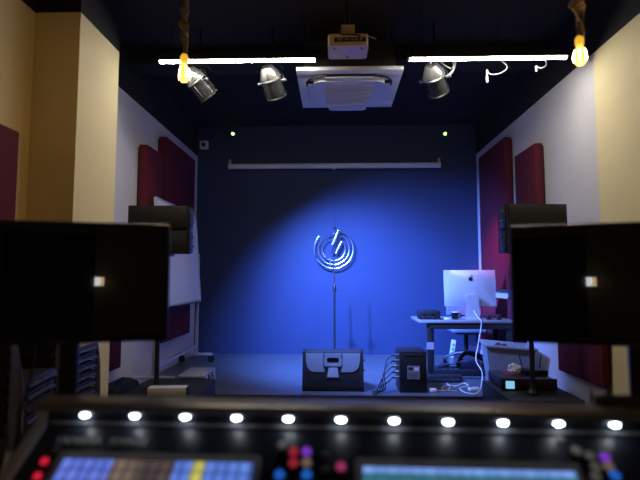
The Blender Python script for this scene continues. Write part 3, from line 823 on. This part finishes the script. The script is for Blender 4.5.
# rope pendants
def pendant(px, py, Y, size, knots, label):
    p = P(px, py, Y)
    r = thing('rope_pendant_bulb', label, 'pendant lamp', p, group='rope pendant bulbs')
    s = size
    glass = [(0.004, -0.060), (0.018, -0.055), (0.029, -0.040), (0.032, -0.022), (0.029, 0.0), (0.021, 0.03), (0.015, 0.048), (0.0135, 0.055)]
    MB().lathe([(a*s, z*s) for a, z in glass], 20).build('bulb', M['bulb_glow'], r)
    for k in range(4):
        a = 2*PI*k/4 + 0.4
        x, y = 0.020*s*math.cos(a), 0.020*s*math.sin(a)
    fil = MB()
    for k in range(5):
        a = 2*PI*k/5 + 0.4
        x, y = math.cos(a)*s, math.sin(a)*s
        fil.tube([(0.030*x, 0.030*y, -0.040*s), (0.0335*x, 0.0335*y, -0.022*s), (0.0305*x, 0.0305*y, 0.0), (0.0235*x, 0.0235*y, 0.024*s)], 0.0028*s, 6)
    fil.build('filament', M['filament'], r)
    MB().lathe([(0.0145*s, 0.05*s), (0.021*s, 0.055*s), (0.023*s, 0.085*s), (0.016*s, 0.10*s)], 18).build('socket', M['amber_socket'], r)
    top = ZC - p.z
    n = int((top - 0.09*s) / 0.012)
    cols = []
    for st in range(3):
        pts = []
        for i in range(n+1):
            z = 0.095*s + (top - 0.095*s)*i/n
            a = z*150 + st*2*PI/3
            kr = 0.0
            for kz, kk in knots:
                kr += kk*math.exp(-((z-kz)/0.028)**2)
            wob = 0.006*math.sin(z*16)
            pts.append(((0.0085+kr)*math.cos(a) + wob, (0.0085+kr)*math.sin(a), z))
        MB().tube(pts, 0.0085 if knots else 0.0075, 6).build('rope_strand', M['rope'], r)
    MB().lathe([(0.05, top-0.03), (0.05, top)], 20).build('ceiling_rose', M['black'], r)
    L = bpy.data.lights.new('bulb_light', 'POINT')
    L.color = BULB_COL; L.energy = BULB_W; L.shadow_soft_size = 0.05
    o = bpy.data.objects.new('glow', L); C.objects.link(o); o.parent = r; o.location = (0, 0, -0.13*s)
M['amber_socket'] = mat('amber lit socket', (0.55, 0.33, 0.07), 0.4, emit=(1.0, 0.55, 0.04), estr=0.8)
pendant(184, 72, 2.60, 1.0, [(0.20, 0.014), (0.27, 0.02), (0.36, 0.016)], 'glowing amber bulb on a thick knotted rope near the cream pier')
pendant(580, 54.5, 1.85, 0.72, [(0.20, 0.016), (0.24, 0.012)], 'glowing amber bulb on a smooth rope at the outer end of an LED tube')

# ------------------------------------------------------------------ stacked chairs
def chair_proto():
    r = thing('stacking_chair', 'x', 'chair')
    # local: +x is the front, seat top at 0.46
    b = MB()
    prof = [(-0.22, 0.0)]
    n = 10
    up = [(-0.21, 0.44), (-0.20, 0.452)] + [(-0.10, 0.458), (0.05, 0.464), (0.17, 0.465)] + [(0.17 + 0.05*math.sin(R(a)), 0.415 + 0.05*math.cos(R(a))) for a in (20, 40, 60, 80, 105)]
    dn = [(0.17 + 0.018*math.sin(R(a)), 0.415 + 0.018*math.cos(R(a))) for a in (105, 75, 45, 15)] + [(0.05, 0.430), (-0.12, 0.425), (-0.21, 0.425)]
    poly = up + dn
    Mx = Matrix(((1, 0, 0, 0), (0, 0, -1, 0), (0, 1, 0, 0), (0, 0, 0, 1)))
    b.prism(poly, -0.215, 0.215, M=Mx)
    b.build('seat', M['seat_fabric'], r, smooth=50)
    b = MB()
    bp_ = [(-0.235, 0.56), (-0.27, 0.70), (-0.30, 0.83), (-0.312, 0.86), (-0.325, 0.855), (-0.318, 0.83), (-0.288, 0.70), (-0.253, 0.555)]
    b.prism(bp_, -0.20, 0.20, M=Mx)
    b.build('backrest', M['seat_fabric'], r, smooth=50)
    for s in (-1, 1):
        MB().tube(spline([(0.20, s*0.235, 0.0), (0.185, s*0.235, 0.25), (0.165, s*0.232, 0.40), (0.12, s*0.228, 0.437), (-0.16, s*0.228, 0.437)], 5), 0.011, 8).build('front_leg', M['chair_frame'], r)
        MB().tube(spline([(-0.27, s*0.235, 0.0), (-0.235, s*0.235, 0.25), (-0.215, s*0.228, 0.45), (-0.25, s*0.215, 0.60), (-0.305, s*0.21, 0.82)], 5), 0.011, 8).build('rear_leg', M['chair_frame'], r)
    MB().cyl((-0.16, -0.225, 0.425), (-0.16, 0.225, 0.425), 0.009).build('cross_bar', M['chair_frame'], r)
    return r
proto = chair_proto()
used = [False]
def put_chair(x, y, z, rz, label, group):
    if used[0]:
        o = copy_tree(proto)
    else:
        o = proto; used[0] = True
    o.location = (x, y, z); o.rotation_euler = (0, 0, rz)
    tag(o, label, 'chair', group)
DZC = 0.056
ORD = ['first', 'second', 'third', 'fourth', 'fifth', 'sixth', 'seventh', 'eighth', 'ninth', 'tenth', 'eleventh']
for k in range(10):
    lab = 'dark padded stacking chair, ' + ORD[9-k] + ' from the top of the stack nearer the mixing console'
    put_chair(-1.67, 2.346, k*DZC, R(100), lab, 'stacked chairs near the mixing console')
for k in range(11):
    lab = 'dark padded stacking chair, ' + ORD[10-k] + ' from the top of the stack against the cream pier'
    put_chair(-1.765, 2.96, k*DZC, R(92), lab, 'stacked chairs against the cream pier')
for k in range(2):
    put_chair(-1.285, 1.30, k*DZC, R(-90), ('lower', 'upper')[k] + ' dark padded chair of the pair stacked beside the mixing console table', 'chairs beside the console table')

# ------------------------------------------------------------------ console table, monitors
TZ = 0.85
tb = thing('console_table', 'black table carrying the mixing console and both monitors', 'table', (0, 0.86, 0))
MB().b2(-0.95, 1.05, -0.56, 0.56, TZ-0.04, TZ, 0.004).build('tabletop', M['black_matt'], tb)
for sx in (-0.88, 0.98):
    for sy in (-0.5, 0.5):
        MB().b2(sx-0.03, sx+0.03, sy-0.03, sy+0.03, 0, TZ-0.04, 0.003).build('leg', M['black'], tb)
MB().b2(-0.88, 0.98, 0.50, 0.52, 0.3, TZ-0.04).build('modesty_panel', M['black_matt'], tb)

def monitor(x, y, zc, rz, post_dx, label, w_=0.55, h_=0.325):
    r = thing('desktop_monitor', label, 'monitor', (x, y, TZ), (0, 0, rz), group='monitors behind the mixing console')
    z = zc - TZ
    TM = Matrix.Translation((0, 0, z)) @ Matrix.Rotation(R(-1.0), 4, 'X')
    MB().box((0, 0.012, 0), (w_, 0.03, h_), 0.007, M=TM).build('housing', M['black'], r)
    MB().box((0, -0.0045, 0.006), (w_-0.016, 0.004, h_-0.03), M=TM).build('screen', M['gloss_black'], r)
    MB().box((0, -0.004, -h_/2+0.007), (0.05, 0.003, 0.005), M=TM).build('chin_badge', M['dark_steel'], r)
    MB().b2(post_dx-0.024, post_dx+0.024, 0.03, 0.055, 0.012, z+0.05, 0.006).build('post', M['black'], r)
    MB().b2(post_dx-0.04, post_dx+0.04, 0.025, 0.04, z-0.05, z+0.07, 0.004).build('mount_plate', M['black'], r)
    MB().prism(rrect(post_dx-0.13, post_dx+0.13, -0.07, 0.12, 0.04), 0.0, 0.014).build('base', M['black'], r)
monitor(-0.725, 1.262, 1.437, R(17), 0.018, 'black desktop monitor on a post standing in front of the stacked chairs')
monitor(0.758, 1.285, 1.433, R(-18), 0.035, 'black desktop monitor on a post in front of the red panel and subwoofer')

# ------------------------------------------------------------------ mixing console
cl = P(341, 425, 1.0)
co = thing('mixing_console', 'large black digital mixing console with LED light strip and two touchscreens', 'mixing console', (cl.x, 1.0, TZ), (0, 0, R(-1.9)))
BZ = cl.z - TZ                     # LED height above the table
HWc = 0.635
SL = math.tan(R(35))
# side profile (y, z) relative to LED
side = [(0.045, -BZ), (0.045, 0.030), (-0.03, 0.030), (-0.012, 0.004), (-0.012, -0.012), (-0.34, -0.012 - 0.328*SL + 0.0), (-0.62, -0.012 - 0.328*SL - 0.035), (-0.64, -BZ)]
MSx = Matrix(((0, 0, 1, 0), (1, 0, 0, 0), (0, 1, 0, BZ), (0, 0, 0, 1)))
body = [(0.04, -BZ), (0.04, 0.026), (-0.004, 0.026), (-0.004, -0.012), (-0.34, -0.012-0.336*SL), (-0.60, -0.012-0.336*SL-0.02), (-0.62, -BZ)]
MB().prism(body, -HWc+0.02, HWc-0.02, M=MSx).build('body', M['panel'], co)
for s in (-1, 1):
    ck = [(0.04, -BZ), (0.04, 0.028), (-0.006, 0.028), (-0.010, 0.0), (-0.34, -0.336*SL+0.008), (-0.61, -0.336*SL-0.01), (-0.63, -BZ)]
    MB().prism(ck, s*(HWc-0.02), s*HWc, M=MSx).build('side_cheek', M['bezel'], co)
hd = MB().box((0, 0.007, BZ+0.032), (2*HWc+0.01, 0.080, 0.016), 0.004).build('light_hood', M['hood'], co)
for k in range(-5, 7):
    x = k*0.106 + 0.0
    if abs(x) < HWc - 0.02:
        MB().lathe([(0.0065, 0.0), (0.006, 0.003), (0.004, 0.005), (0.001, 0.006)], 14, M=Matrix.Translation((x, -0.010, BZ+0.014)) @ Matrix.Rotation(R(125), 4, 'X') @ Matrix.Diagonal((1.35, 0.45, 1, 1))).build('led_lamp', M['led_glow'], hd)
MB().b2(-HWc+0.03, HWc-0.03, -0.0065, -0.004, BZ-0.006, BZ-0.002).build('led_reflection_strip', M['bezel'], co)  # pale strip stands in for the LED reflection along the panel
# frame of the sloping panel: x right, y up the slope, z out; origin at its top edge
ang = R(35)
SM = Matrix.Translation((0, -0.004, BZ-0.012)) @ Matrix.Rotation(ang, 4, 'X')
# screens with procedural user interface
def ui(name, stops, bright, row):
    m = bpy.data.materials.new(name); m.use_nodes = True
    nt = m.node_tree; bs = nt.nodes['Principled BSDF']
    bs.inputs['Base Color'].default_value = (0.01, 0.01, 0.012, 1); bs.inputs['Roughness'].default_value = 0.15
    tc = nt.nodes.new('ShaderNodeTexCoord'); sx = nt.nodes.new('ShaderNodeSeparateXYZ')
    nt.links.new(tc.outputs['Generated'], sx.inputs[0])
    cr = nt.nodes.new('ShaderNodeValToRGB'); cr.color_ramp.interpolation = 'CONSTANT'
    while len(cr.color_ramp.elements) < len(stops): cr.color_ramp.elements.new(0.5)
    for e, (p_, c_) in zip(cr.color_ramp.elements, stops):
        e.position = p_; e.color = c_ + (1,)
    nt.links.new(sx.outputs['X' if row == 0 else 'Y'], cr.inputs['Fac'])
    br = nt.nodes.new('ShaderNodeTexBrick')
    br.inputs['Color1'].default_value = (1, 1, 1, 1); br.inputs['Color2'].default_value = (0.7, 0.7, 0.8, 1); br.inputs['Mortar'].default_value = (0.15, 0.15, 0.2, 1) if row == 0 else (0.6, 0.6, 0.6, 1)
    br.inputs['Scale'].default_value = 6; br.offset = 0; br.inputs['Mortar Size'].default_value = 0.03
    br.inputs['Row Height'].default_value = 0.5; br.inputs['Brick Width'].default_value = 0.35
    nt.links.new(tc.outputs['Generated'], br.inputs['Vector'])
    mx = nt.nodes.new('ShaderNodeMixRGB'); mx.blend_type = 'MULTIPLY'; mx.inputs[0].default_value = 1
    nt.links.new(cr.outputs[0], mx.inputs[1]); nt.links.new(br.outputs[0], mx.inputs[2])
    nt.links.new(mx.outputs[0], bs.inputs['Emission Color']); bs.inputs['Emission Strength'].default_value = bright
    return m
uiA = ui('left screen interface', [(0.0, (0.16, 0.24, 0.85)), (0.27, (0.22, 0.16, 0.12)), (0.42, (0.10, 0.07, 0.07)), (0.60, (0.13, 0.25, 0.80)), (0.69, (0.75, 0.70, 0.15)), (0.76, (0.14, 0.28, 0.85))], 0.9, 0)
uiB = ui('right screen interface', [(0.0, (0.04, 0.12, 0.14)), (0.80, (0.05, 0.20, 0.26)), (0.945, (0.22, 0.42, 0.95)), (0.985, (0.05, 0.07, 0.10))], 0.9, 1)
def screen(x0, x1, m):
    fz = MB().prism(rrect(x0, x1, -0.375, -0.064, 0.008), 0.0, 0.010, M=SM).build('screen_bezel', M['bezel'], co)
    MB().b2(x0+0.014, x1-0.014, -0.362, -0.082, 0.0102, 0.0125, M=SM).build('touchscreen', m, fz)
screen(-0.545, -0.150, uiA)
screen(0.027, 0.435, uiB)
# printed name
def text(body, x, y, size):
    cu = bpy.data.curves.new('t', 'FONT'); cu.body = body; cu.size = size; cu.extrude = 0.0004
    ob = bpy.data.objects.new('t', cu); C.objects.link(ob)
    dg = bpy.context.evaluated_depsgraph_get()
    me = bpy.data.meshes.new_from_object(ob.evaluated_get(dg))
    bpy.data.objects.remove(ob)
    me.transform(SM @ Matrix.Translation((x, y, 0.001)))
    me.materials.clear(); me.materials.append(M['print'])
    o = bpy.data.objects.new('printed_name', me); C.objects.link(o); o.parent = co
    return o
text('YAMAHA', -0.578, -0.042, 0.024)
text('RIVAGE', -0.465, -0.042, 0.024)
# knobs and lit buttons: (name, pixel x, pixel y, cap)
inv = None
def on_panel(px, py):
    Mw = Matrix.Translation((cl.x, 1.0, TZ)) @ Matrix.Rotation(R(-1.9), 4, 'Z') @ SM
    mi = Mw.inverted()
    o = mi @ CAM; d = ROT @ Vector(((px-320)/F, -(py-240)/F, -1)); d = (mi.to_3x3() @ d)
    t = -o.z / d.z
    return o + d*t
def knob(px, py, m, r=0.010, h=0.016):
    q = on_panel(px, py + 3)
    k = MB().lathe([(r*1.05, 0.0), (r*1.0, h*0.7), (r*0.95, h*0.75)], 16, M=SM @ Matrix.Translation((q.x, q.y, 0))).build('encoder_knob', M['black'], co)
    MB().lathe([(r*0.95, h*0.75), (r*0.9, h*0.95), (r*0.6, h)], 16, M=SM @ Matrix.Translation((q.x, q.y, 0))).build('knob_cap', m, k)
for px, py, m in ((283, 446, 'c_white'), (294, 453, 'c_red'), (294, 464, 'c_red'), (307, 453, 'c_purple'), (307, 464, 'c_tan'), (307, 476, 'c_blue'), (280, 476, 'c_blue'),
                  (341, 468, 'c_pink'), (575, 452, 'c_white'), (588, 457, 'c_white'), (603, 459, 'c_purple'), (594, 468, 'c_white'), (607, 468, 'c_tan'), (613, 477, 'c_blue'), (594, 478, 'c_white')):
    knob(px, py, M[m])
for px, py in ((45, 462), (38, 477)):
    q = on_panel(px, py)
    MB().box((q.x, q.y, 0.003), (0.013, 0.013, 0.008), 0.003, M=SM).build('lit_button', M['red_glow'], co)
for px, py in ((57, 450), (325, 455), (325, 470), (575, 466), (560, 440)):
    q = on_panel(px, py)
    MB().box((q.x, q.y, 0.003), (0.014, 0.010, 0.006), 0.002, M=SM).build('button', M['grey_plastic'], co)
# fader bank on the near deck
for k in range(24):
    x = -0.55 + k*0.0478
    MB().box((x, -0.47, BZ-0.012-0.336*SL-0.006), (0.016, 0.028, 0.014), 0.003).build('fader_cap', M['grey_plastic'], co)
# coil of cable on the hood
qc = P(602, 405, 1.03)
HM = co.matrix_basis.copy()
pts = []
for i in range(60):
    a = i*0.42
    pts.append((0.042*math.cos(a)*(1+0.1*math.sin(i)), 0.017*math.sin(a), 0.005+0.00022*i + 0.003*math.sin(i*1.3)**2))
cc = MB().tube(pts, 0.0045, 6).build('cable_coil', mat('brown rubber cable', (0.05, 0.04, 0.035), 0.6), loc=(qc.x, 0, 0))
cw = Matrix.Translation((cl.x, 1.0, TZ)) @ Matrix.Rotation(R(-1.9), 4, 'Z') @ Vector((0.55, 0.012, BZ+0.040))
cc.location = cw; cc.rotation_euler = (0, 0, R(-1.9))
tag(cc, 'small coil of brown cable lying on the console hood', 'cable coil')

# ------------------------------------------------------------------ the far end of the room, behind the mixing position
dr = struct(MB().b2(-0.95, -0.05, YB+0.002, YB+0.045, 0.0, 2.1, 0.004).build('door_1', mat('brown door', (0.10, 0.06, 0.035), 0.5)))
MB().cyl((-0.14, YB+0.045, 1.0), (-0.14, YB+0.10, 1.0), 0.012).build('door_handle', M['steel'], dr)
wl = thing('wall_lamp', 'small square warm white wall lamp beside the door behind the console', 'wall lamp', (0.0, YB+0.002, 1.56))
MB().b2(-0.06, 0.06, 0.0, 0.03, -0.07, 0.07, 0.004).build('back_plate', M['dark_steel'], wl)
MB().b2(-0.05, 0.004, 0.03, 0.05, -0.05, 0.05, 0.006).build('shade', mat('cool lamp glass', (0.9, 0.9, 0.9), 0.4, emit=(0.9, 0.95, 1.0), estr=14), wl)
MB().b2(0.006, 0.05, 0.03, 0.05, -0.05, 0.05, 0.006).build('shade', mat('warm lamp glass', (0.9, 0.8, 0.6), 0.4, emit=(1.0, 0.72, 0.42), estr=10), wl)
# thin cords dropping from the monitors to the table
for pts, lab in (([(610, 338), (610, 370), (609, 404)], 'thin black cord hanging from the monitor in front of the red panel'),
                 ([(34, 338), (33, 365), (26, 395), (19, 420)], 'thin black cord hanging from the monitor in front of the stacked chairs')):
    c = [P(x, y, 1.335) for x, y in pts]
    c.append(Vector((c[-1].x + (0.0 if c[-1].x > 0 else 0.03), 1.345, TZ + 0.006)))
    tag(MB().tube(spline(c, 6), 0.004, 7).build('monitor_cord', M['cable_black']), lab, 'cord', 'monitor cords')
